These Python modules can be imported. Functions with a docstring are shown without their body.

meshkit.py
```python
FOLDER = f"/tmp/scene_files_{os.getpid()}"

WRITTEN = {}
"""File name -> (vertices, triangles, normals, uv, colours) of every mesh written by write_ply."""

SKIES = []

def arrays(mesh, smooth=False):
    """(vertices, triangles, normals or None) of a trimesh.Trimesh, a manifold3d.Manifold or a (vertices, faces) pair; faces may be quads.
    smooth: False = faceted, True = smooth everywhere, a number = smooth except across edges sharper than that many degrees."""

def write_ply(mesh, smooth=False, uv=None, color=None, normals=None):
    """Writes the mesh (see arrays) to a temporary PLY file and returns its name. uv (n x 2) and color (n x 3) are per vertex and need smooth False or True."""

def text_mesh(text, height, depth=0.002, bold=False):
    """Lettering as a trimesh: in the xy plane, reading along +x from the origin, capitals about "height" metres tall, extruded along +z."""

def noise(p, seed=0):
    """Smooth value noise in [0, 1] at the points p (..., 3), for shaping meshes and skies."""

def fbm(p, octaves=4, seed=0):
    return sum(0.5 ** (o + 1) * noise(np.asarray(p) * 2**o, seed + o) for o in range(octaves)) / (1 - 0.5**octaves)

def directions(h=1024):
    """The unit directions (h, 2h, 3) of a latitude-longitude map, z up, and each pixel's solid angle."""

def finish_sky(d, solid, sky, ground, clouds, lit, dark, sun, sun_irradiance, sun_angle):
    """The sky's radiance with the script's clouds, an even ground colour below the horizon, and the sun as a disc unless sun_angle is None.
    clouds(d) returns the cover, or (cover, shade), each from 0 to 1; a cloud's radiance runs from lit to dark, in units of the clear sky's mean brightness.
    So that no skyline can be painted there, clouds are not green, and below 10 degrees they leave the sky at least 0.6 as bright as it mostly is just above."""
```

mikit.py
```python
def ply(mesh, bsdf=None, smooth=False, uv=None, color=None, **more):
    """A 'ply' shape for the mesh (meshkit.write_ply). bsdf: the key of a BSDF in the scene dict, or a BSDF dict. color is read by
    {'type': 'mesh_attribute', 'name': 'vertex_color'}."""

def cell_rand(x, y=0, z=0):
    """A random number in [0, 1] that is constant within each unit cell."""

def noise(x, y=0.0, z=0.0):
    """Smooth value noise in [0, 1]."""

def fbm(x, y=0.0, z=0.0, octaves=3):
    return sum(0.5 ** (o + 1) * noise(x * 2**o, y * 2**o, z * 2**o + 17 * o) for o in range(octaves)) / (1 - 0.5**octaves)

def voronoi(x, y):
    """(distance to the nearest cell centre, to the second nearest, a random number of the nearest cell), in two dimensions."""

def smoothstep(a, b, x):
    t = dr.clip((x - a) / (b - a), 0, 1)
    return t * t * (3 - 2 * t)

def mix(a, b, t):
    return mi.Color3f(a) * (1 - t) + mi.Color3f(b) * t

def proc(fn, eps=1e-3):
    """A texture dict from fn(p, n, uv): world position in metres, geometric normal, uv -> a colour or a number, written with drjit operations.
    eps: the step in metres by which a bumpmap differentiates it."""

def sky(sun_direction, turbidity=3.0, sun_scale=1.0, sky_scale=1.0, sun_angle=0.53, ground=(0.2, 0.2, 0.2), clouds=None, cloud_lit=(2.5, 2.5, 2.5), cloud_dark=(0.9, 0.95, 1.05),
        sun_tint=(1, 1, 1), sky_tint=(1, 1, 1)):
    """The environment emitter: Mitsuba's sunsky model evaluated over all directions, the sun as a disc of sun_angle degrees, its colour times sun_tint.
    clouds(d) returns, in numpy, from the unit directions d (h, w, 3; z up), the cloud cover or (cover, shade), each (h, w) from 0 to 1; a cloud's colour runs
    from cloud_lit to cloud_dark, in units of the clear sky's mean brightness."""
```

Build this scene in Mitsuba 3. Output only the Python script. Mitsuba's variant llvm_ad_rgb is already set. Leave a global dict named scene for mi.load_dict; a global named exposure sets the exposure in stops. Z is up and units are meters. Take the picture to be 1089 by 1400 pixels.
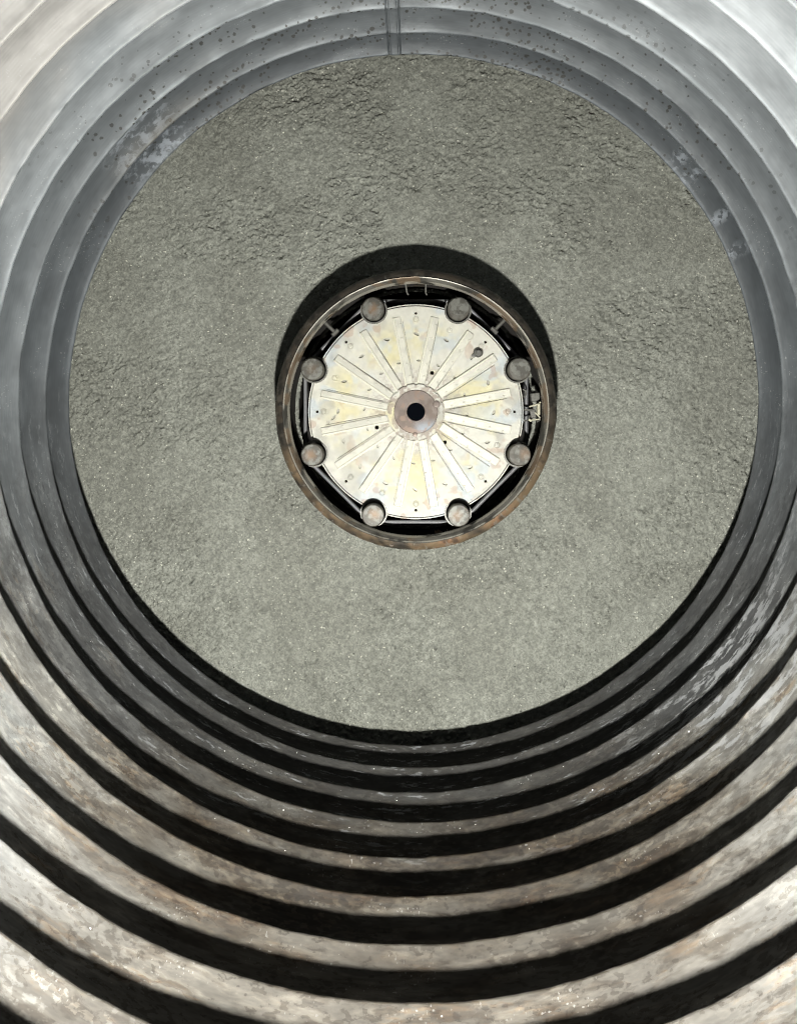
import math
import numpy as np, trimesh, manifold3d as m3, drjit as dr, mitsuba as mi
import mikit, meshkit
from mikit import proc, noise, fbm, voronoi, smoothstep, mix
from scipy.spatial import cKDTree

T = mi.ScalarTransform4f
PI = math.pi
scene, labels = {}, {}
rng = np.random.default_rng(7)

# ------------------------------------------------------------------ camera, light, exposure
CAM_Z, FPX = 1.440, 1065.0            # camera height over the floor, focal length in pixels of the 1089 px wide frame
scene['camera'] = {'type': 'perspective', 'fov_axis': 'x', 'fov': math.degrees(2 * math.atan(544.5 / FPX)),
                   'principal_point_offset_x': (544.5 - 566) / 1089, 'principal_point_offset_y': (700 - 547) / 1400,
                   'near_clip': 0.02, 'far_clip': 50.0,
                   'to_world': T().look_at(origin=[0, 0, CAM_Z], target=[0, 0, 0], up=[0, 1, 0])}
exposure = 0.0
scene['ambient'] = {'type': 'constant', 'radiance': {'type': 'rgb', 'value': [0.004, 0.005, 0.007]}}
scene['work_lamp'] = {'type': 'sphere', 'center': [0.0, -0.458, 1.31], 'radius': 0.026,
                      'emitter': {'type': 'area', 'radiance': {'type': 'rgb', 'value': [4460, 4430, 4170]}}}
labels['work_lamp'] = {'label': 'bare round lamp hung inside the shaft below the camera', 'category': 'lamp'}

# ------------------------------------------------------------------ helpers
R, H, W0 = 0.600, 0.0827, 0.052       # lip radius, ring height, depth of a ring's tread
Z0 = 0.083                            # height of the lowest lip


def rgb(*c):
    return {'type': 'rgb', 'value': list(c)}


def add(key, mesh, bsdf, smooth=False, **kw):
    scene[key] = mikit.ply(mesh, bsdf, smooth=smooth, **kw)
    return key


def num(base, i):
    return base if i == 0 else f'{base}_{i:03d}'


def revolve(profile, theta, close=True, off=(0, 0), fn=None):
    """Grid of a profile (M,2: radius, z) turned through the angles theta; closed round and along the profile."""
    P = np.asarray(profile, float)
    M, N = len(P), len(theta)
    r = np.repeat(P[:, 0][None], N, 0)
    z = np.repeat(P[:, 1][None], N, 0)
    th = np.repeat(np.asarray(theta)[:, None], M, 1)
    if fn is not None:
        r, z = fn(r, z, th)
    v = np.stack([off[0] + r * np.cos(th), off[1] + r * np.sin(th), z], -1).reshape(-1, 3)
    i, j = np.meshgrid(np.arange(N), np.arange(M if close else M - 1), indexing='ij')
    a, b = i * M + j, i * M + (j + 1) % M
    c, d = ((i + 1) % N) * M + (j + 1) % M, ((i + 1) % N) * M + j
    q = np.stack([a, d, c, b], -1).reshape(-1, 4)
    f = np.vstack([q[:, [0, 1, 2]], q[:, [0, 2, 3]]])
    m = trimesh.Trimesh(v, f, process=False)
    if m.volume < 0:
        m.invert()
    return m


def manifold(m, loc=(0, 0, 0)):
    q = m.translate(loc).to_mesh()
    return trimesh.Trimesh(np.array(q.vert_properties[:, :3]), np.array(q.tri_verts), process=False)


def turned(profile, seg=48, loc=(0, 0, 0)):
    """Solid of revolution from (radius, height) points."""
    return manifold(m3.Manifold.revolve(m3.CrossSection([[(float(a), float(b)) for a, b in profile]]), seg), loc)


def rod_between(a, b, rad, sides=10, flat=1.0):
    a, b = np.asarray(a, float), np.asarray(b, float)
    t = (b - a) / np.linalg.norm(b - a)
    u = np.cross(t, [0, 0, 1.0]) if abs(t[2]) < 0.9 else np.cross(t, [1.0, 0, 0])
    u /= np.linalg.norm(u)
    w = np.cross(u, t)
    ang = np.arange(sides) * 2 * PI / sides
    ring = rad * (np.cos(ang)[:, None] * u + flat * np.sin(ang)[:, None] * w)
    pts = np.vstack([a + ring * 0.7, a + ring + t * rad * 0.3, b + ring - t * rad * 0.3, b + ring * 0.7])
    return trimesh.convex.convex_hull(pts)


def hull_box(sx, sy, sz, bev):
    """Chamfered box centred at the origin."""
    p = []
    for x in (-1, 1):
        for y in (-1, 1):
            for z in (-1, 1):
                p += [(x * (sx / 2 - bev), y * (sy / 2 - bev), z * sz / 2), (x * sx / 2, y * (sy / 2 - bev), z * (sz / 2 - bev)), (x * (sx / 2 - bev), y * sy / 2, z * (sz / 2 - bev))]
    return trimesh.convex.convex_hull(np.array(p))


def placed(mesh, loc=(0, 0, 0), rz=0.0, rx=0.0, ry=0.0):
    m = mesh.copy()
    e = trimesh.transformations.euler_matrix(rx, ry, rz)
    e[:3, 3] = loc
    m.apply_transform(e)
    return m


# ------------------------------------------------------------------ materials
def polar(p):
    r = dr.maximum(dr.sqrt(p.x * p.x + p.y * p.y), 1e-4)
    return p.x / r, p.y / r


def gauss(x, c, s):
    return dr.exp(-dr.square((x - c) / s))


def ring_color(p, n, uv):
    cx, cy = polar(p)
    phi = dr.atan2(p.x, p.y)                                        # 0 at the far side, grows to the right
    k = (p.z - Z0) / H
    t = dr.clip(k / 8.0, 0, 1.3)
    n1 = fbm(cx * 3 + 5, cy * 3 + 9, p.z * 14, 3)
    n2 = fbm(cx * 11 + 3, cy * 11 + 7, p.z * 55, 4)
    n3 = fbm(cx * 42, cy * 42 + 2, p.z * 110, 4)
    n4 = noise(cx * 150, cy * 150, p.z * 240)
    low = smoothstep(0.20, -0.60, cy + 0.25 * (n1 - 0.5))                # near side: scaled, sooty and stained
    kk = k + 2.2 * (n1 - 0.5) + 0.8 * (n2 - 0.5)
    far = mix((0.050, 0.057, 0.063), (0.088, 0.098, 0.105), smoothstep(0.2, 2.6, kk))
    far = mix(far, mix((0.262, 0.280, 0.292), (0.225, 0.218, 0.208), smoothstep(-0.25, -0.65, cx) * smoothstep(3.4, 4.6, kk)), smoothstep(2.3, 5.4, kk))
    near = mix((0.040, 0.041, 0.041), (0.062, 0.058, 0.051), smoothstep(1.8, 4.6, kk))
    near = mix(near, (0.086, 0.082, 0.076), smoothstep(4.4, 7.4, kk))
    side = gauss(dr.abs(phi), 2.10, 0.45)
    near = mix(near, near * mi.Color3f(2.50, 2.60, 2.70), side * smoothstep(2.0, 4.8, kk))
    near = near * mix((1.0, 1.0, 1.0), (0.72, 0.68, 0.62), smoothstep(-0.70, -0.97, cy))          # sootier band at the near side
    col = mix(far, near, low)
    col = col * (0.78 + 0.46 * n2) * (0.88 + 0.24 * n3)
    # scuffs, soot and stains on the near side, all dragged round the ring
    qx, qy, qz = cx + 0.03 * (n2 - 0.5), cy + 0.03 * (n3 - 0.5), p.z + 0.012 * (n2 - 0.5)
    f1 = fbm(qx * 13 + 3, qy * 13 + 8, qz * 210, 5)
    f2 = fbm(qx * 19 + 13, qy * 19 + 28, qz * 170 + 4, 5)
    f3 = fbm(cx * 70 + 1, cy * 70 + 4, p.z * 620, 3)
    m1 = fbm(cx * 6 + 1, cy * 6 + 41, p.z * 25 + 3, 3)
    m2 = fbm(qx * 9 + 61, qy * 9 + 21, qz * 70 + 8, 5)
    up, w0 = smoothstep(0.8, 4.0, k), n2 - 0.5
    mid = smoothstep(-0.62, -0.95, cy)
    col = mix(col, col * mi.Color3f(0.50, 0.41, 0.31), low * up * mid * smoothstep(8.0, 5.0, k) * smoothstep(0.30, 0.60, m2) * 0.9)
    sc = smoothstep(0.46, 0.66, 0.60 * f1 + 0.40 * n2 + 0.04 * side) * low
    col = mix(col, col * mi.Color3f(1.9, 1.91, 1.90), sc * (0.45 + 0.15 * up))
    br = smoothstep(0.50, 0.62, 0.6 * f2 + 0.4 * m2) * low
    col = mix(col, col * mi.Color3f(0.40, 0.33, 0.26), (0.22 + 0.45 * mid) * br * (0.4 + 0.6 * up))
    ru = smoothstep(0.57, 0.68, 0.65 * m2 + 0.35 * f3) * low * up
    col = mix(col, col * mi.Color3f(1.02, 0.78, 0.55), 0.55 * ru)
    gr = smoothstep(0.54, 0.66, 0.55 * f1 + 0.45 * n1) * low
    col = mix(col, col * mi.Color3f(0.50, 0.54, 0.58), 0.55 * gr)
    h1 = fbm(p.x * 120 + 4.0 * w0, p.y * 120 + 3.0 * (n3 - 0.5), p.z * 260, 5)
    col = mix(col, col * mi.Color3f(1.6, 1.6, 1.56), (0.55 - 0.35 * smoothstep(4.5, 7.0, k)) * low * smoothstep(0.55, 0.64, h1 + 0.5 * (m2 - 0.5)))
    col = mix(col, col * mi.Color3f(0.42, 0.37, 0.31), 0.6 * low * up * smoothstep(0.44, 0.38, h1 + 0.8 * (m1 - 0.5)) * (0.35 + 0.65 * mid))
    vein = smoothstep(0.022, 0.0, dr.abs(f2 - 0.5)) * low * smoothstep(0.4, 0.6, m2)
    col = mix(col, col * mi.Color3f(0.50, 0.42, 0.36), 0.55 * vein)
    col = col * (1.0 + 0.45 * (f3 - 0.5) * low)
    scuff = smoothstep(0.60, 0.70, 0.6 * f1 + 0.4 * f3) * low * smoothstep(5.0, 2.0, k)
    col = mix(col, (0.19, 0.195, 0.20), 0.75 * scuff)
    # fine flow scratches round the ring
    fl = noise(cx * 25, cy * 25, p.z * 900)
    col = col * (0.93 + 0.14 * fl)
    # lip highlight lines painted into the colour, far half only
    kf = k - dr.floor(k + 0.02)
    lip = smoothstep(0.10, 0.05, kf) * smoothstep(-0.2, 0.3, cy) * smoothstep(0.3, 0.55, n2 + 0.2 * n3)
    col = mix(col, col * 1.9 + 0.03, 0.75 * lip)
    # corrosion pits on the far side
    d1, d2, wh = voronoi(phi * R / 0.0100, (p.z + 0.5 * (dr.sqrt(p.x * p.x + p.y * p.y))) / 0.0100)
    cl = smoothstep(0.46, 0.60, fbm(cx * 6 + 2, cy * 6, p.z * 30, 2))
    farm = smoothstep(0.25, 0.75, cy) * smoothstep(0.5, 0.3, t)
    size = (0.15 + 0.27 * wh * wh) * (0.40 + 0.60 * cl)
    pit = smoothstep(size, size * 0.65, d1 + 0.30 * (n4 - 0.5)) * farm * dr.select(wh > 0.84 - 0.72 * cl * smoothstep(0.5, 0.95, cy), 1.0, 0.0)
    col = mix(col, (0.022, 0.022, 0.019), 0.92 * pit)
    # pale mineral crust at a few places
    e1 = gauss(phi, -0.80, 0.10) * smoothstep(-0.2, 0.2, k) * smoothstep(2.1, 1.7, k)
    e2 = gauss(phi, 0.83, 0.022) + gauss(phi, 0.89, 0.018) + gauss(phi, 1.03, 0.018) + gauss(phi, 1.135, 0.020)
    e2 = e2 * smoothstep(0.75, 0.2, k)
    e3 = gauss(phi, 2.27, 0.26) * smoothstep(1.0, 2.0, k) * smoothstep(5.2, 3.6, k)
    s3 = smoothstep(0.50, 0.60, 0.55 * f1 + 0.25 * f3 + 0.20 * n3 + 0.02 * e3) * e3
    col = mix(col, (0.25, 0.255, 0.26), 0.8 * s3)
    w1, w2 = n2 - 0.5, n3 - 0.5
    nz = fbm(p.x * 70 + 3.0 * w1 + 2.0 * w2, p.y * 70 - 2.5 * w1, p.z * 110 + 3.0 * w2, 6)
    cr = smoothstep(0.50, 0.66, 0.35 * n2 + 0.65 * nz + 0.10 * e1) * smoothstep(0.1, 0.3, e1) + smoothstep(0.50, 0.58, fbm(p.x * 130, p.y * 130, p.z * 130, 3) + 0.05 * e2) * smoothstep(0.1, 0.4, e2)
    cr = dr.clip(cr, 0, 1) * dr.clip(1.3 * e1 + e2, 0, 1)
    col = mix(col, mix((0.085, 0.096, 0.108), (0.22, 0.24, 0.265), smoothstep(0.36, 0.66, nz)), 0.8 * cr)
    # tan film near the crust and fine scratches
    tan = gauss(phi, -0.78, 0.16) * gauss(k, 0.95, 0.22)
    col = mix(col, (0.105, 0.088, 0.060), 0.6 * tan * smoothstep(0.3, 0.6, n2))
    sp = smoothstep(0.80, 0.90, noise(cx * 330, cy * 330, p.z * 480)) * smoothstep(0.55, 0.7, n2)
    col = mix(col, (0.32, 0.32, 0.31), 0.4 * sp)
    return col


def ring_bump(p, n, uv):
    cx, cy = polar(p)
    low = smoothstep(0.3, -0.5, cy)
    a = fbm(cx * 60, cy * 60, p.z * 130, 4)
    b = fbm(cx * 14, cy * 14, p.z * 30, 3)
    return a * (0.20 + 0.6 * low) + (0.35 + 0.5 * low) * b


def ring_rough(p, n, uv):
    cx, cy = polar(p)
    return 0.42 + 0.24 * fbm(cx * 12, cy * 12, p.z * 40, 3) + 0.22 * smoothstep(0.3, -0.5, cy)


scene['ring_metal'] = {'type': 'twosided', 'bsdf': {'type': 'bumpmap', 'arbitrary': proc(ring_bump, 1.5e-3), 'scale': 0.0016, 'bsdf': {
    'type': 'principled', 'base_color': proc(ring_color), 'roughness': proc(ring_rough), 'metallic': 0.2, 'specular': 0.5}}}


def floor_color(p, n, uv):
    a = fbm(p.x * 9, p.y * 9, 0, 4)
    b = fbm(p.x * 130, p.y * 130, 3, 3)
    c = noise(p.x * 520, p.y * 520, 7)
    col = mix((0.188, 0.191, 0.166), (0.218, 0.223, 0.195), smoothstep(0.3, 0.7, a))
    col = col * (0.72 + 0.56 * b) * (0.68 + 0.64 * c)
    return col


scene['floor_mortar'] = {'type': 'twosided', 'bsdf': {'type': 'principled', 'base_color': proc(floor_color), 'roughness': 0.85, 'specular': 0.25}}
scene['grit_stone'] = {'type': 'principled', 'base_color': rgb(0.62, 0.61, 0.54), 'roughness': 0.45, 'specular': 0.5}
scene['crumb_white'] = {'type': 'principled', 'base_color': rgb(0.80, 0.79, 0.75), 'roughness': 0.6}

BX, BY = 0.0028, -0.0200              # axis of the burner plate


def plate_color(p, n, uv):
    x, y = p.x - BX, p.y - BY
    r = dr.sqrt(x * x + y * y)
    a = fbm(x * 22 + 4, y * 22 + 8, p.z * 30, 4)
    b = fbm(x * 34 + 9, y * 34 + 1, p.z * 30, 3)
    c = fbm(x * 160, y * 160, 2, 3)
    col = mix((0.445, 0.436, 0.382), (0.460, 0.424, 0.265), smoothstep(0.42, 0.64, a) * smoothstep(0.180, 0.12, r))
    col = mix(col, (0.36, 0.395, 0.41), smoothstep(0.52, 0.66, b) * smoothstep(0.06, 0.15, r) * 0.8)
    br = smoothstep(0.098, 0.050, r + 0.06 * (c - 0.5) + 0.05 * (b - 0.5))
    col = mix(col, (0.22, 0.18, 0.15), 0.85 * br * smoothstep(0.30, 0.55, c))
    sm = smoothstep(0.62, 0.72, fbm(x * 14 + 20, y * 14 + 3, 1, 4))
    col = mix(col, (0.24, 0.235, 0.21), 0.5 * sm)
    col = mix(col, (0.30, 0.20, 0.14), 0.5 * smoothstep(0.66, 0.74, fbm(x * 45 + 2, y * 45 + 30, 1, 3)) * smoothstep(0.08, 0.16, r))
    return col * (0.90 + 0.2 * c)


scene['plate_metal'] = {'type': 'twosided', 'bsdf': {'type': 'bumpmap', 'arbitrary': proc(lambda p, n, uv: fbm(p.x * 60, p.y * 60, 0, 3)), 'scale': 0.0012, 'bsdf': {
    'type': 'principled', 'base_color': proc(plate_color), 'roughness': 0.58, 'metallic': 0.1}}}
scene['vane_metal'] = {'type': 'twosided', 'bsdf': {'type': 'principled', 'roughness': 0.5, 'metallic': 0.1, 'base_color': proc(
    lambda p, n, uv: mix((0.410, 0.400, 0.345), (0.465, 0.452, 0.385), smoothstep(0.36, 0.62, fbm(p.x * 70 + 3, p.y * 70, 1, 4))))}}
scene['vane_edge'] = {'type': 'twosided', 'bsdf': {'type': 'principled', 'base_color': rgb(0.56, 0.545, 0.46), 'roughness': 0.4, 'metallic': 0.1}}
scene['backing_metal'] = {'type': 'twosided', 'bsdf': {'type': 'principled', 'base_color': rgb(0.27, 0.26, 0.22), 'roughness': 0.5, 'metallic': 0.4}}


def hub_color(p, n, uv):
    x, y = p.x - BX, p.y - BY
    a = fbm(x * 60 + 4, y * 60 + 8, 0, 4)
    col = mix((0.080, 0.058, 0.046), (0.125, 0.100, 0.086), smoothstep(0.35, 0.65, a))
    col = mix(col, (0.15, 0.165, 0.185), smoothstep(-0.008, -0.03, y) * smoothstep(-0.01, 0.012, x))
    return mix(col, (0.15, 0.10, 0.072), smoothstep(0.58, 0.7, fbm(x * 90, y * 90 + 5, 0, 3)) * 0.7)


scene['hub_metal'] = {'type': 'twosided', 'bsdf': {'type': 'principled', 'base_color': proc(hub_color), 'roughness': 0.4, 'metallic': 0.35}}


def collar_color(p, n, uv):
    cx, cy = polar(mi.Point3f(p.x - 0.003, p.y + 0.016, p.z))
    a = fbm(cx * 5 + 3, cy * 5 + 1, p.z * 25, 4)
    b = fbm(cx * 24, cy * 24, p.z * 120, 4)
    low = smoothstep(0.05, -0.65, cy)
    col = mix((0.026, 0.023, 0.019), (0.060, 0.051, 0.040), smoothstep(0.35, 0.65, b))
    col = mix(col, (0.19, 0.135, 0.080), low * smoothstep(0.36, 0.58, a))
    col = mix(col, (0.24, 0.13, 0.075), low * 0.85 * smoothstep(0.5, 0.66, 0.6 * a + 0.4 * b) * smoothstep(-0.55, -0.9, cy))
    col = mix(col, (0.06, 0.048, 0.035), 0.8 * smoothstep(0.55, 0.68, 0.4 * a + 0.6 * b))
    return mix(col, (0.22, 0.205, 0.175), (0.2 + 0.4 * low) * smoothstep(0.60, 0.70, 0.3 * a + 0.7 * fbm(cx * 40 + 7, cy * 40, p.z * 90, 3)))


scene['collar_rust'] = {'type': 'twosided', 'bsdf': {'type': 'bumpmap', 'arbitrary': proc(lambda p, n, uv: fbm(p.x * 90, p.y * 90, p.z * 90, 4)), 'scale': 0.002, 'bsdf': {
    'type': 'principled', 'base_color': proc(collar_color), 'roughness': 0.55, 'metallic': 0.3}}}


def steel_color(p, n, uv):
    r = dr.sqrt(dr.square(p.x - 0.003) + dr.square(p.y + 0.016))
    a = fbm(p.x * 40, p.y * 40, p.z * 90, 5)
    col = mix((0.045, 0.043, 0.037), (0.135, 0.129, 0.112), smoothstep(0.36, 0.62, a))
    col = mix(col, (0.17, 0.115, 0.07), 0.6 * smoothstep(0.55, 0.66, fbm(p.x * 30 + 9, p.y * 30, 2, 4)))
    edge = smoothstep(0.2172, 0.2155, r) + smoothstep(0.2208, 0.2220, r) * smoothstep(0.2238, 0.2226, r)  # edge highlights put into the colour at the crest and inner edge
    return mix(col, (0.36, 0.34, 0.29), 0.75 * dr.clip(edge, 0, 1) * smoothstep(0.35, 0.5, a))


scene['collar_steel'] = {'type': 'twosided', 'bsdf': {'type': 'principled', 'base_color': proc(steel_color), 'roughness': 0.42, 'metallic': 0.4}}


def post_color(p, n, uv):
    """Copper heat spot on the cap, placed by each cap's own uv (u, v = position on the cap, in cap radii; the strength lies in the integer part of v)."""
    f = dr.floor(uv.y / 4 + 0.5)
    u, v = uv.x, uv.y - 4 * f
    d = dr.sqrt(u * u + v * v)
    a = fbm(p.x * 150, p.y * 150, 1, 4)
    col = mix((0.058, 0.055, 0.046), (0.128, 0.127, 0.112), smoothstep(0.35, 0.65, a))
    hot = smoothstep(0.75, 0.0, d + 0.5 * (a - 0.5)) * f / 3
    col = mix(col, (0.175, 0.105, 0.058), dr.clip(hot * 0.7, 0, 1))
    return mix(col, (0.055, 0.048, 0.038), 0.6 * smoothstep(0.86, 0.96, d))


scene['post_metal'] = {'type': 'twosided', 'bsdf': {'type': 'principled', 'base_color': proc(post_color), 'roughness': 0.5, 'metallic': 0.3}}
scene['dark_iron'] = {'type': 'twosided', 'bsdf': {'type': 'principled', 'base_color': rgb(0.028, 0.026, 0.024), 'roughness': 0.8, 'specular': 0.2}}
scene['rod_steel'] = {'type': 'twosided', 'bsdf': {'type': 'principled', 'base_color': rgb(0.15, 0.15, 0.155), 'roughness': 0.5, 'metallic': 0.3}}
scene['clip_steel'] = {'type': 'twosided', 'bsdf': {'type': 'principled', 'base_color': rgb(0.115, 0.112, 0.10), 'roughness': 0.45, 'metallic': 0.4}}
scene['ceramic'] = {'type': 'principled', 'base_color': rgb(0.42, 0.40, 0.30), 'roughness': 0.35, 'clearcoat': 0.3}

# ------------------------------------------------------------------ floor
FR_IN, FR_OUT = 0.215, 0.665


def floor_mesh():
    step = 0.00165
    g = np.arange(-FR_OUT, FR_OUT + step, step)
    n = len(g)
    X, Y = np.meshgrid(g, g, indexing='ij')
    P = np.stack([X, Y, 0 * X], -1)
    warp = lambda s, f: (meshkit.fbm(P * f, 3, s) - 0.5)
    wx, wy = X + 0.010 * warp(1, 130), Y + 0.010 * warp(2, 130)

    def plates(size, seed, squash):
        r = np.random.default_rng(seed)
        m = int((2 * FR_OUT) ** 2 / (size * size * 0.8))
        c = r.uniform(-FR_OUT, FR_OUT, (m, 2))
        tree = cKDTree(c * [1, squash])
        d, i = tree.query(np.stack([wx.ravel(), wy.ravel() * squash], 1), k=2)
        i0 = i[:, 0]
        tilt = r.normal(0, 1, (m, 2))
        h = r.uniform(0, 1, m)[i0]
        dx = wx.ravel() - c[i0, 0]
        dy = wy.ravel() - c[i0, 1]
        edge = np.clip((d[:, 1] - d[:, 0]) / (size * 0.22), 0, 1)
        return (h.reshape(n, n), ((tilt[i0, 0] * dx + (tilt[i0, 1] - 0.6) * dy) / size).reshape(n, n), edge.reshape(n, n))

    h1, t1, e1 = plates(0.013, 3, 1.45)
    h2, t2, e2 = plates(0.0058, 4, 1.3)
    rough = np.clip((meshkit.fbm(P * 7 + 3, 3, 9) - 0.37) / 0.20, 0.20, 1)       # trowelled patches stay smooth
    rough2 = np.clip((meshkit.fbm(P * 16 + 1, 3, 12) - 0.33) / 0.25, 0.1, 1)
    z = 0.0020 * rough * rough2 * (0.55 * h1 + 0.50 * t1) + 0.0022 * (0.30 + 0.70 * rough) * (0.6 * h2 + 0.5 * t2)
    z -= 0.0015 * rough * (1 - e2) * (h2 > 0.6)
    Q = np.stack([wx * 34, wy * 62, 0 * X], -1)
    c1 = np.abs(meshkit.fbm(Q, 4, 71) - 0.5)
    gate = np.clip((meshkit.fbm(P * 30 + 5, 3, 72) - 0.45) / 0.12, 0, 1) * np.clip((rough - 0.2) / 0.4, 0, 1)
    z -= 0.0042 * gate * np.clip(1 - c1 / 0.016, 0, 1)                            # short cracks
    for q, (fx, fy, am) in enumerate(((66, 104, 0.0031), (130, 180, 0.0026))):      # crumbs with steep sides
        S = np.stack([wx * fx, wy * fy, 0 * X], -1)
        z += am * 0.5 * np.tanh((meshkit.fbm(S + 40, 3, 73 + q) - 0.54) / 0.022) * np.clip((meshkit.fbm(P * 22 + q, 3, 76 + q) - 0.38) / 0.2, 0.1, 1) * (rough * rough2 if q == 0 else 0.3 + 0.7 * rough)
    z += 0.0030 * (0.35 + 0.65 * rough) * (meshkit.fbm(P * 300, 2, 5) - 0.5) + 0.005 * (meshkit.fbm(P * 5, 3, 6) - 0.5)
    rr = np.hypot(X, Y)
    keep = (rr < FR_OUT) & (np.hypot(X - 0.003, Y + 0.016) > FR_IN)
    idx = np.arange(n * n).reshape(n, n)
    a, b, c, d = idx[:-1, :-1], idx[1:, :-1], idx[1:, 1:], idx[:-1, 1:]
    ok = keep[:-1, :-1] & keep[1:, :-1] & keep[1:, 1:] & keep[:-1, 1:]
    q = np.stack([a[ok], b[ok], c[ok], d[ok]], 1)
    f = np.vstack([q[:, [0, 1, 2]], q[:, [0, 2, 3]]])
    v = np.stack([X.ravel(), Y.ravel(), z.ravel()], 1)
    used = np.unique(f)
    re = np.zeros(n * n, int)
    re[used] = np.arange(len(used))
    return trimesh.Trimesh(v[used], re[f], process=False), g, z, rough * rough2


fm, fgrid, fz, frough = floor_mesh()
add('floor', fm, 'floor_mortar', smooth=True)
labels['floor'] = {'label': 'grey granular mortar floor with fine cracks around the burner', 'kind': 'structure'}


def pebbles(pos, size, seed):
    r = np.random.default_rng(seed)
    base = trimesh.creation.icosahedron()
    bv, bf = np.array(base.vertices), np.array(base.faces)
    n = len(pos)
    v = bv[None] * (size[:, None, None] * r.uniform(0.6, 1.15, (n, 1, 3))) * r.uniform(0.85, 1.15, (n, len(bv), 1))
    a = r.uniform(0, 2 * PI, n)
    c, s = np.cos(a)[:, None], np.sin(a)[:, None]
    v = np.stack([v[..., 0] * c - v[..., 1] * s, v[..., 0] * s + v[..., 1] * c, v[..., 2]], -1) + pos[:, None]
    return trimesh.Trimesh(v.reshape(-1, 3), (bf[None] + np.arange(n)[:, None, None] * len(bv)).reshape(-1, 3), process=False)


def strewn(count, keep):
    r = np.random.default_rng(count)
    rad, ang = np.sqrt(r.uniform(0.24 ** 2, 0.645 ** 2, count)), r.uniform(0, 2 * PI, count)
    x, y = rad * np.cos(ang), rad * np.sin(ang)
    ix = lambda t: np.clip(((t + FR_OUT) / (fgrid[1] - fgrid[0])).round().astype(int), 0, len(fgrid) - 1)
    i, j = ix(x), ix(y)
    dens = meshkit.fbm(np.stack([x * 8, y * 8, x * 0], -1), 3, 21)
    ok = keep(dens, frough[i, j], r.uniform(0, 1, count)) & (np.hypot(x - 0.003, y + 0.016) > 0.243)
    return x[ok], y[ok], fz[i, j][ok], r


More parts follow.
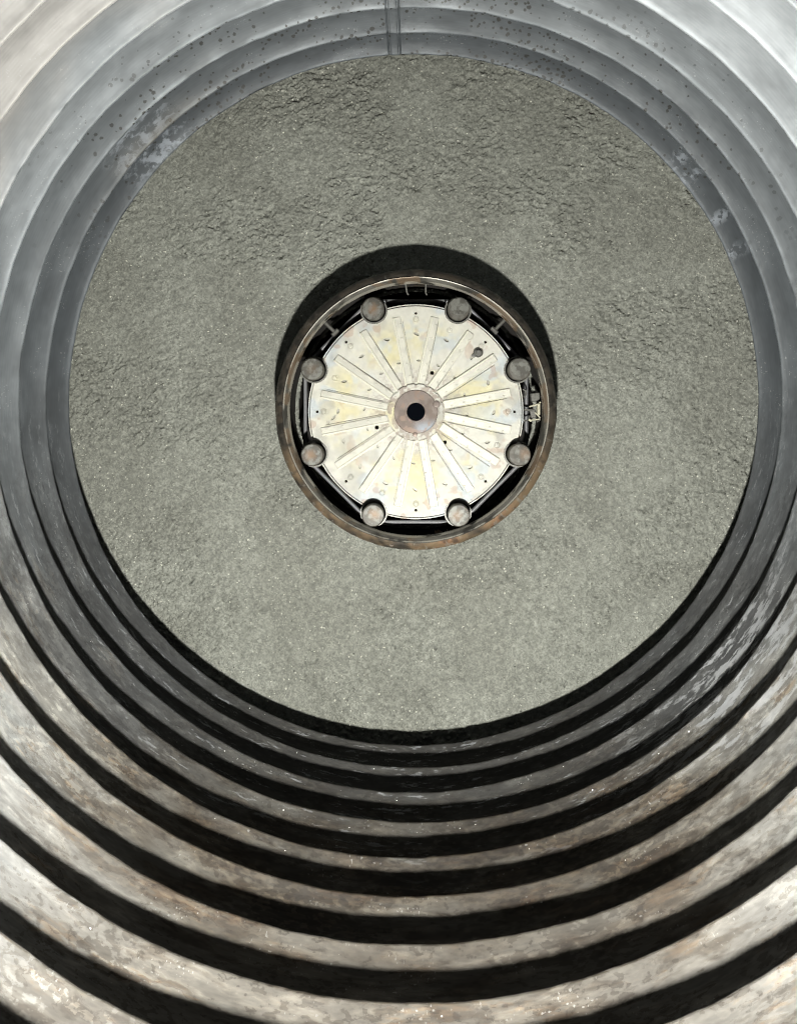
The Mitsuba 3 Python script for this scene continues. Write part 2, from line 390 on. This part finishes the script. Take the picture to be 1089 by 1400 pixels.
gx, gy, gz, gr = strewn(9000, lambda d, f, u: d + 0.5 * (u - 0.5) > 0.53)
gs = 0.0006 + 0.0013 * gr.uniform(0, 1, len(gx)) ** 3
add('grit', pebbles(np.stack([gx, gy, gz + gs * 0.45], 1), gs, 5), 'grit_stone')
labels['grit'] = {'label': 'tiny pale grit grains scattered over the grey mortar floor', 'kind': 'stuff'}

gx, gy, gz, gr = strewn(46000, lambda d, f, u: u < 0.15 + 0.85 * f)
gs = 0.0006 + 0.0014 * gr.uniform(0, 1, len(gx)) ** 2.5
tone = np.repeat(np.clip(gr.lognormal(0, 0.38, len(gx)), 0.35, 2.2), 12)[:, None] * np.array([[0.190, 0.194, 0.168]])
scene['gravel_stone'] = {'type': 'principled', 'base_color': {'type': 'mesh_attribute', 'name': 'vertex_color'}, 'roughness': 0.8, 'specular': 0.3}
add('gravel', pebbles(np.stack([gx, gy, gz + gs * 0.3], 1), gs, 6), 'gravel_stone', color=tone)
labels['gravel'] = {'label': 'fine grey mortar crumbs loose on the floor of the same colour', 'kind': 'stuff'}

# ------------------------------------------------------------------ ribbed shaft
SEAM = PI / 2 + 0.056                  # where the weld seam runs, as an angle from +x
HW = 0.0165                            # half its width, in radians


def shaft_profile():
    nose = [(0.0030 + 0.0030 * math.cos(a), 0.0030 + 0.0030 * math.sin(a)) for a in np.linspace(-PI / 2, -PI * 1.22, 9)]
    tread = []
    x0, y0 = nose[-1]
    for t in np.linspace(0.03, 1, 24):
        tread.append((x0 + (W0 - x0) * t, y0 + (H - 0.0006 - y0) * (0.42 * t + 0.58 * t ** 2.1)))
    return np.array([(W0 + 0.02, 0.0)] + [(W0 * 0.5, 0.0)] + nose + tread + [(W0 + 0.02, H - 0.0006)])


PROF = shaft_profile()


def ring_fn(k):
    r_ = np.random.default_rng(100 + k)
    ph = r_.uniform(0, 2 * PI, 4)
    cxy = r_.normal(0, 0.0009, 2)

    def fn(r, z, th):
        dx, dy = np.cos(th), np.sin(th)
        lip = np.clip(1 - r / 0.02, 0, 1)
        P3 = np.stack([dx * 16 + k * 7, dy * 16, z * 40], -1)
        P4 = np.stack([dx * 55 + k * 3, dy * 55, z * 60], -1)
        w = 0.0011 * np.sin(2 * th + ph[0]) + 0.0006 * np.sin(5 * th + ph[1]) + 0.0022 * (meshkit.fbm(P3, 3, 31) - 0.5) * (0.4 + 0.6 * lip) + 0.0013 * lip * (meshkit.fbm(P4, 3, 32) - 0.5)
        dz = (0.0010 * np.sin(3 * th + ph[2]) + 0.0030 * (meshkit.fbm(P3 * 0.5 + 9, 2, 33) - 0.5)) * lip
        s = th - SEAM
        groove = np.exp(-((np.abs(s) - HW) / 0.0016) ** 2)
        rad = R + r + w + cxy[0] * dx + cxy[1] * dy + 0.0022 * groove * (r < W0)
        return rad, Z0 + H * k + z + dz
    return fn


th = np.linspace(0, 2 * PI, 840, endpoint=False)
th = th[np.abs(th - SEAM) > HW + 0.012]
extra = SEAM + np.concatenate([np.linspace(-HW - 0.012, HW + 0.012, 12), *[s * HW + np.linspace(-0.004, 0.004, 11) for s in (-1, 1)]])
theta_all = np.unique(np.concatenate([th, extra]).round(6))
NR = 10
labels['ribbed_shaft'] = {'label': 'round metal shaft of stacked stepped rings, grey and sooty below, chalk white above', 'category': 'shaft'}
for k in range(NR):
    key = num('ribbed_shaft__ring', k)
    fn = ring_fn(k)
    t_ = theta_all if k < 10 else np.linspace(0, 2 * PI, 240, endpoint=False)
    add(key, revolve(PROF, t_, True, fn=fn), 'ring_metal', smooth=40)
    if k < 4:                           # raised weld strip across the ring, seen at the far side
        vis = PROF[5:-1]
        ts = SEAM + np.linspace(-HW * 0.80, HW * 0.80, 9)
        crown = 0.0014 * np.sqrt(np.clip(1 - np.linspace(-1, 1, 9) ** 4, 0, 1))
        rr_ = np.repeat(vis[:, 0][None], 9, 0)
        zz_ = np.repeat(vis[:, 1][None], 9, 0)
        tt_ = np.repeat(ts[:, None], len(vis), 1)
        ra, za = fn(rr_, zz_, tt_)
        nn = np.gradient(vis, axis=0)
        nn = np.stack([-nn[:, 1], nn[:, 0]], 1)
        nn /= np.linalg.norm(nn, axis=1, keepdims=True)
        layers = []
        for lift in (crown - 0.0006, np.full(9, -0.002)):
            q_r, q_z = ra + lift[:, None] * nn[:, 0], za + lift[:, None] * nn[:, 1]
            layers.append(np.stack([q_r * np.cos(tt_), q_r * np.sin(tt_), q_z], -1).reshape(-1, 3))
        M = len(vis)
        i, j = np.meshgrid(np.arange(8), np.arange(M - 1), indexing='ij')
        q = np.stack([i * M + j, (i + 1) * M + j, (i + 1) * M + j + 1, i * M + j + 1], -1).reshape(-1, 4)
        n0 = 9 * M
        sides = []
        loop = [(0, j) for j in range(M)] + [(i, M - 1) for i in range(1, 9)] + [(8, j) for j in range(M - 2, -1, -1)] + [(i, 0) for i in range(7, 0, -1)]
        ids = [i * M + j for i, j in loop]
        for a, b in zip(ids, ids[1:] + ids[:1]):
            sides.append([a, b, b + n0, a + n0])
        add(key + '__weld_seam', (np.vstack(layers), np.vstack([q, q[:, ::-1] + n0, sides])), 'ring_metal', smooth=35)

# white crumbs lying on the ledges, close to their lips
pos, siz = [], []
for k in range(0, 8):
    for _ in range(13 if k < 5 else 6):
        a = -PI / 2 + rng.normal(0, 0.55)
        u = rng.uniform(0.0, 0.35) ** 1.3 * 0.03
        s = 0.0005 + 0.0011 * rng.uniform() ** 4
        fn = ring_fn(k)
        r_, z_ = fn(np.array([0.0035 + u]), np.array([0.0055 + u * 0.9]), np.array([a]))
        pos.append((r_[0] * math.cos(a), r_[0] * math.sin(a), z_[0] + s * 0.3))
        siz.append(s)
add('crumbs', pebbles(np.array(pos), np.array(siz), 8), 'crumb_white')
labels['crumbs'] = {'label': 'small white crumbs lying on the ledges of the shaft rings', 'kind': 'stuff'}

# ------------------------------------------------------------------ burner
B = 'round_burner'
labels[B] = {'label': 'round burner with a pale vaned plate in a rusty collar at the floor centre', 'category': 'burner'}
CX, CY = 0.003, -0.016                 # axis of the collar
PZ = 0.108                             # top of the plate
thc = np.linspace(0, 2 * PI, 300, endpoint=False)


def collar_fn(r, z, t):
    P3 = np.stack([np.cos(t) * 5, np.sin(t) * 5, z * 20], -1)
    P4 = np.stack([np.cos(t) * 26, np.sin(t) * 26, z * 80], -1)
    return r + 0.0022 * (meshkit.fbm(P3, 2, 41) - 0.5) + 0.0012 * (meshkit.fbm(P4, 3, 42) - 0.5), z + 0.0012 * (meshkit.fbm(P3 + 4, 2, 43) - 0.5)


add(B + '__collar', revolve([(0.2245, 0.129), (0.2290, 0.1275), (0.2330, 0.1245), (0.2365, 0.1205), (0.2390, 0.115), (0.2385, 0.109), (0.2360, 0.104), (0.2330, 0.10), (0.2320, -0.02), (0.2230, -0.02), (0.2230, 0.1)], thc, True, (CX, CY), collar_fn), 'collar_rust', smooth=50)
add(B + '__collar__inner_rim', revolve([(0.2246, 0.1305), (0.2232, 0.1318), (0.2215, 0.1312), (0.2170, 0.1268), (0.2155, 0.1235), (0.2140, 0.1205), (0.2135, 0.118), (0.2145, 0.1165), (0.2185, 0.12), (0.2246, 0.126)], thc, True, (CX, CY), collar_fn), 'collar_steel', smooth=50)
add(B + '__well', revolve([(0.2226, 0.118), (0.2226, -0.10), (0.03, -0.10), (0.03, -0.105), (0.2232, -0.105), (0.2232, 0.118)], thc[::3], True, (CX, CY)), 'dark_iron', smooth=40)
for i, (px, py) in enumerate([(423, 446), (535, 744), (742, 498)]):
    x, y = (px - 566) * 1.233e-3, -(py - 547) * 1.233e-3
    add(num(B + '__collar__bolt', i), turned([(0, -0.004), (0.0052, -0.004), (0.0052, 0.0006), (0.0038, 0.0016), (0.0030, 0.0016), (0.0028, 0.0006), (0, 0.0006)], 20, (x, y, 0.1248)), 'collar_rust', smooth=30)


def pol(r, deg):
    """Point of the plate at radius r, deg clockwise from the far side."""
    a = math.radians(90 - deg)
    return BX + r * math.cos(a), BY + r * math.sin(a)


C = m3.CrossSection
def circ(r, deg, rad, seg=20):
    a = math.radians(90 - deg)
    return C.circle(rad, seg).translate((r * math.cos(a), r * math.sin(a)))


def oval(r, deg, ln, wd, turn):
    a = math.radians(90 - deg)
    return C.circle(0.5, 16).scale((ln, wd)).rotate(90 - deg + turn).translate((r * math.cos(a), r * math.sin(a)))


V0 = -10.7                             # first vane, degrees clockwise from the far side
holes = C.circle(0.030, 40)
for d in range(8):
    holes = holes + circ(0.1685, 45 * d, 0.0024)                    # small holes by the rivets
for d in (22.6, 248.0, 136.6):
    holes = holes + circ(0.072, d, 0.0034)
notch = C.circle(0.0001, 3)
for d in range(8):
    notch = notch + circ(0.187, 22.5 + 45 * d, 0.0222, 40)
slots = C.circle(0.0001, 3)
for s in range(16):
    dg = V0 + 11.25 + 22.5 * s
    slots = slots + oval(0.133, dg, 0.0095, 0.0050, 60 + 25 * math.sin(s * 2.3))
    slots = slots + oval(0.088, dg + 2.5, 0.0072, 0.0038, 65 + 20 * math.cos(s * 1.7))
slots = slots + oval(0.141, 266, 0.012, 0.004, 50) + oval(0.150, 263, 0.007, 0.003, 80)
for s in range(16):                     # the plate is slit along each vane
    slots = slots + C.square((0.100, 0.0010), True).translate((0.107, -0.0064)).rotate(90 - (V0 + 22.5 * s))
disc = C.circle(0.1805, 160) - notch
pl = m3.Manifold.extrude(disc - holes - slots, 0.003)
add(B + '__plate', manifold(pl, (BX, BY, PZ - 0.003)), 'plate_metal')
add(B + '__plate__backing', manifold(m3.Manifold.extrude(C.circle(0.1795, 160) - notch - holes, 0.003), (BX, BY, PZ - 0.0075)), 'backing_metal')
edge = m3.Manifold.extrude(C.circle(0.1845, 160) - C.circle(0.1825, 160) - notch, 0.014)
add(B + '__plate__edge_band', manifold(edge, (BX, BY, PZ - 0.0185)), 'plate_metal')

# vanes: flat strip, its counter-clockwise edge turned up
vane = placed(hull_box(0.116, 0.0116, 0.0026, 0.0009), (0.107, 0.0012, 0.0010), rx=0.06)
lipm = placed(hull_box(0.117, 0.0040, 0.0044, 0.0014), (0.1065, 0.0080, 0.0020))
vv = trimesh.util.concatenate([vane] + [placed(turned([(0, 0), (0.0019, 0), (0.0014, 0.0008), (0, 0.0010)], 10), (x, y, 0.0027)) for x, y in ((0.062, -0.001), (0.083, 0.0), (0.106, -0.002), (0.128, 0.0), (0.152, -0.002))])
vr = np.random.default_rng(12)
for s in range(16):
    a = math.radians(90 - (V0 + 22.5 * s + vr.normal(0, 0.8)))
    tilt = vr.normal(0, 0.004)
    add(num(B + '__plate__vane', s), placed(vv, (BX, BY, PZ), rz=a, ry=tilt), 'vane_metal')
    add(num(B + '__plate__vane_edge', s), placed(lipm, (BX, BY, PZ), rz=a, ry=tilt), 'vane_edge')
riv = turned([(0, 0), (0.0054, 0), (0.0054, 0.0010), (0.0044, 0.0016), (0.0032, 0.0010), (0.0030, 0.0022), (0, 0.0026)], 24)
q = 0
for d in range(8):
    x, y = pol(0.1575, 45 * d)
    add(num(B + '__plate__rivet', q), placed(riv, (x, y, PZ)), 'plate_metal', smooth=30)
    q += 1
for d in (22.5, 112.5, 292.5, 202.5):
    x, y = pol(0.150, d)
    add(num(B + '__plate__rivet', q), placed(riv, (x, y, PZ - 0.0004)), 'plate_metal', smooth=30)
    q += 1
# fitting on the plate, upper right
x, y = BX + (652 - 567) * 1.252e-3, BY - (482 - 563) * 1.252e-3
add(B + '__plate__stud', turned([(0, 0), (0.0085, 0), (0.0085, 0.003), (0.0068, 0.0045), (0.0058, 0.003), (0.0045, 0.003), (0.0045, 0.009), (0.0030, 0.010), (0, 0.010)], 28, (x, y, PZ)), 'clip_steel', smooth=30)
add(B + '__plate__stud_001', turned([(0, 0), (0.0036, 0), (0.0036, 0.004), (0, 0.0045)], 14, (x - 0.0075, y - 0.0055, PZ)), 'clip_steel', smooth=30)

# hub: pale scalloped ring, brown disc with the hole
sc = C.circle(0.0475, 96)
for s in range(16):
    sc = sc - circ(0.0500, V0 + 11.25 + 22.5 * s, 0.0045)
add(B + '__hub_ring', manifold(m3.Manifold.extrude(sc - C.circle(0.0372, 64), 0.0042), (BX, BY, PZ + 0.0004)), 'plate_metal')
add(B + '__hub', revolve([(0.0152, 0.0), (0.0152, 0.0056), (0.0158, 0.0060), (0.0366, 0.0060), (0.0375, 0.0052), (0.0375, 0.0)], thc[::4], True, (BX, BY), lambda r, z, t: (r, z + PZ)), 'hub_metal', smooth=15)
labels[B + '__hub'] = {'label': 'brown heat stained hub disc with a round hole'}
for i, (px, py) in enumerate([(596, 553.5), (567, 595)]):
    x, y = BX + (px - 568) * 1.25e-3, BY - (py - 564) * 1.25e-3
    add(num(B + '__hub__bolt', i), turned([(0, 0), (0.0062 - 0.002 * i, 0), (0.0056 - 0.002 * i, 0.0018), (0, 0.0022)], 20, (x, y, PZ + 0.0060)), 'hub_metal', smooth=30)
add(B + '__tube', revolve([(0.031, 0.0), (0.031, -0.09), (0.028, -0.09), (0.028, 0.0)], thc[::6], True, (BX, BY), lambda r, z, t: (r, z + PZ - 0.008)), 'dark_iron', smooth=40)

# posts around the plate
hot = [0.0, 0.0, 0.62, 0.85, 0.9, 0.8, 0.0, 1.0]
hot = [0, 0, 2, 2, 3, 3, 1, 3]         # how strongly each cap is heat coloured
PT = 0.138
for i in range(8):
    d = 22.5 + 45 * i
    x, y = pol(0.1875, d)
    pk = num(B + '__post', i)
    prof = [(0.0001, PT), (0.010, PT + 0.0002), (0.0172, PT), (0.0186, PT - 0.001), (0.0192, PT - 0.003), (0.0190, PT - 0.006), (0.0178, PT - 0.008), (0.0178, 0.03), (0.0001, 0.03)]
    m = revolve(prof, np.linspace(0, 2 * PI, 72, endpoint=False), True)
    uv = np.array(m.vertices)[:, :2] / 0.0192
    ox, oy = rng.normal(0, 0.15, 2)
    uv = np.stack([uv[:, 0] + ox, uv[:, 1] + oy + 4.0 * hot[i]], 1)
    m.apply_translation((x, y, 0))
    add(pk, m, 'post_metal', smooth=False, uv=uv)
    # spring clip round the foot, open towards the outside
    ca = math.radians(90 - d)
    aa = np.linspace(ca + 0.75, ca + 2 * PI - 0.75, 30)
    pr = np.array([(0.0205, 0.110), (0.0232, 0.110), (0.0232, 0.100), (0.0205, 0.100)])
    v = np.stack([x + pr[None, :, 0] * np.cos(aa)[:, None], y + pr[None, :, 0] * np.sin(aa)[:, None], np.repeat(pr[None, :, 1], 30, 0)], -1).reshape(-1, 3)
    f = []
    for j in range(29):
        for c in range(4):
            f.append([j * 4 + c, (j + 1) * 4 + c, (j + 1) * 4 + (c + 1) % 4, j * 4 + (c + 1) % 4])
    f += [[0, 1, 2, 3], [119, 118, 117, 116]]
    mm = trimesh.Trimesh(v, np.vstack([np.array(f)[:, [0, 1, 2]], np.array(f)[:, [0, 2, 3]]]), process=False)
    if mm.volume < 0:
        mm.invert()
    add(pk + '__clip', mm, 'clip_steel')
    # rod from this post to the next, below the plate
    p0, p1 = np.array(pol(0.2030, d + 5.5)), np.array(pol(0.2030, d + 39.5))
    add(num(B + '__rod', i), rod_between((*p0, 0.070), (*p1, 0.070), 0.0036, 12), 'rod_steel', smooth=40)

# T-shaped studs on the collar's inside, two hooks at the far side
for i, d in enumerate((-45.5, 44.0)):
    p0, p1 = np.array(pol(0.222, d)), np.array(pol(0.196, d))
    add(num(B + '__stud', i), trimesh.util.concatenate([rod_between((*p0, 0.085), (*p1, 0.085), 0.0033), rod_between((*pol(0.1965, d - 2.2), 0.085), (*pol(0.1965, d + 2.2), 0.085), 0.0042)]), 'clip_steel')
for i, d in enumerate((-4.6, 4.4)):
    add(num(B + '__hook', i), trimesh.util.concatenate([rod_between((*pol(0.221, d), 0.112), (*pol(0.204, d + 0.3), 0.110), 0.0016), rod_between((*pol(0.204, d + 0.3), 0.110), (*pol(0.2005, d + 1.0), 0.108), 0.0016)]), 'clip_steel')

# igniter at the right: ceramic plug, bracket, looped leads
def I(px, py, z):
    s = (CAM_Z - z) / FPX
    return np.array([(px - 566) * s, -(py - 547) * s, z])


ig = B + '__igniter'
add(ig, trimesh.util.concatenate([placed(hull_box(0.0050, 0.0205, 0.009, 0.0014), I(735.8, 559.5, 0.098)), rod_between(I(723, 556, 0.099), I(737, 552, 0.099), 0.0014), rod_between(I(725, 574.5, 0.098), I(738, 573, 0.098), 0.0013), rod_between(I(731, 564, 0.099), I(738.5, 571.5, 0.099), 0.0012), rod_between(I(737, 551, 0.099), I(738.5, 549.5, 0.099), 0.0016), rod_between(I(722.5, 573, 0.098), I(726, 576, 0.098), 0.0022)]), 'ceramic')
add(ig + '__bracket', trimesh.util.concatenate([placed(hull_box(0.016, 0.015, 0.010, 0.0012), I(731, 543, 0.080), rz=0.1), rod_between(I(716, 560, 0.092), I(730, 561, 0.092), 0.0020), placed(hull_box(0.010, 0.014, 0.006, 0.0012), I(728, 566, 0.090), rz=0.2)]), 'clip_steel')
for i, pts in enumerate([[(714, 532), (718, 534), (719, 539), (715, 543)], [(724, 568), (722, 574), (717, 576), (714, 572)], [(735, 566), (738, 574), (733, 577)]]):
    P = [I(a, b, 0.098) for a, b in pts]
    add(num(ig + '__wire', i), trimesh.util.concatenate([rod_between(a, b, 0.0013, 8) for a, b in zip(P, P[1:])]), 'clip_steel')
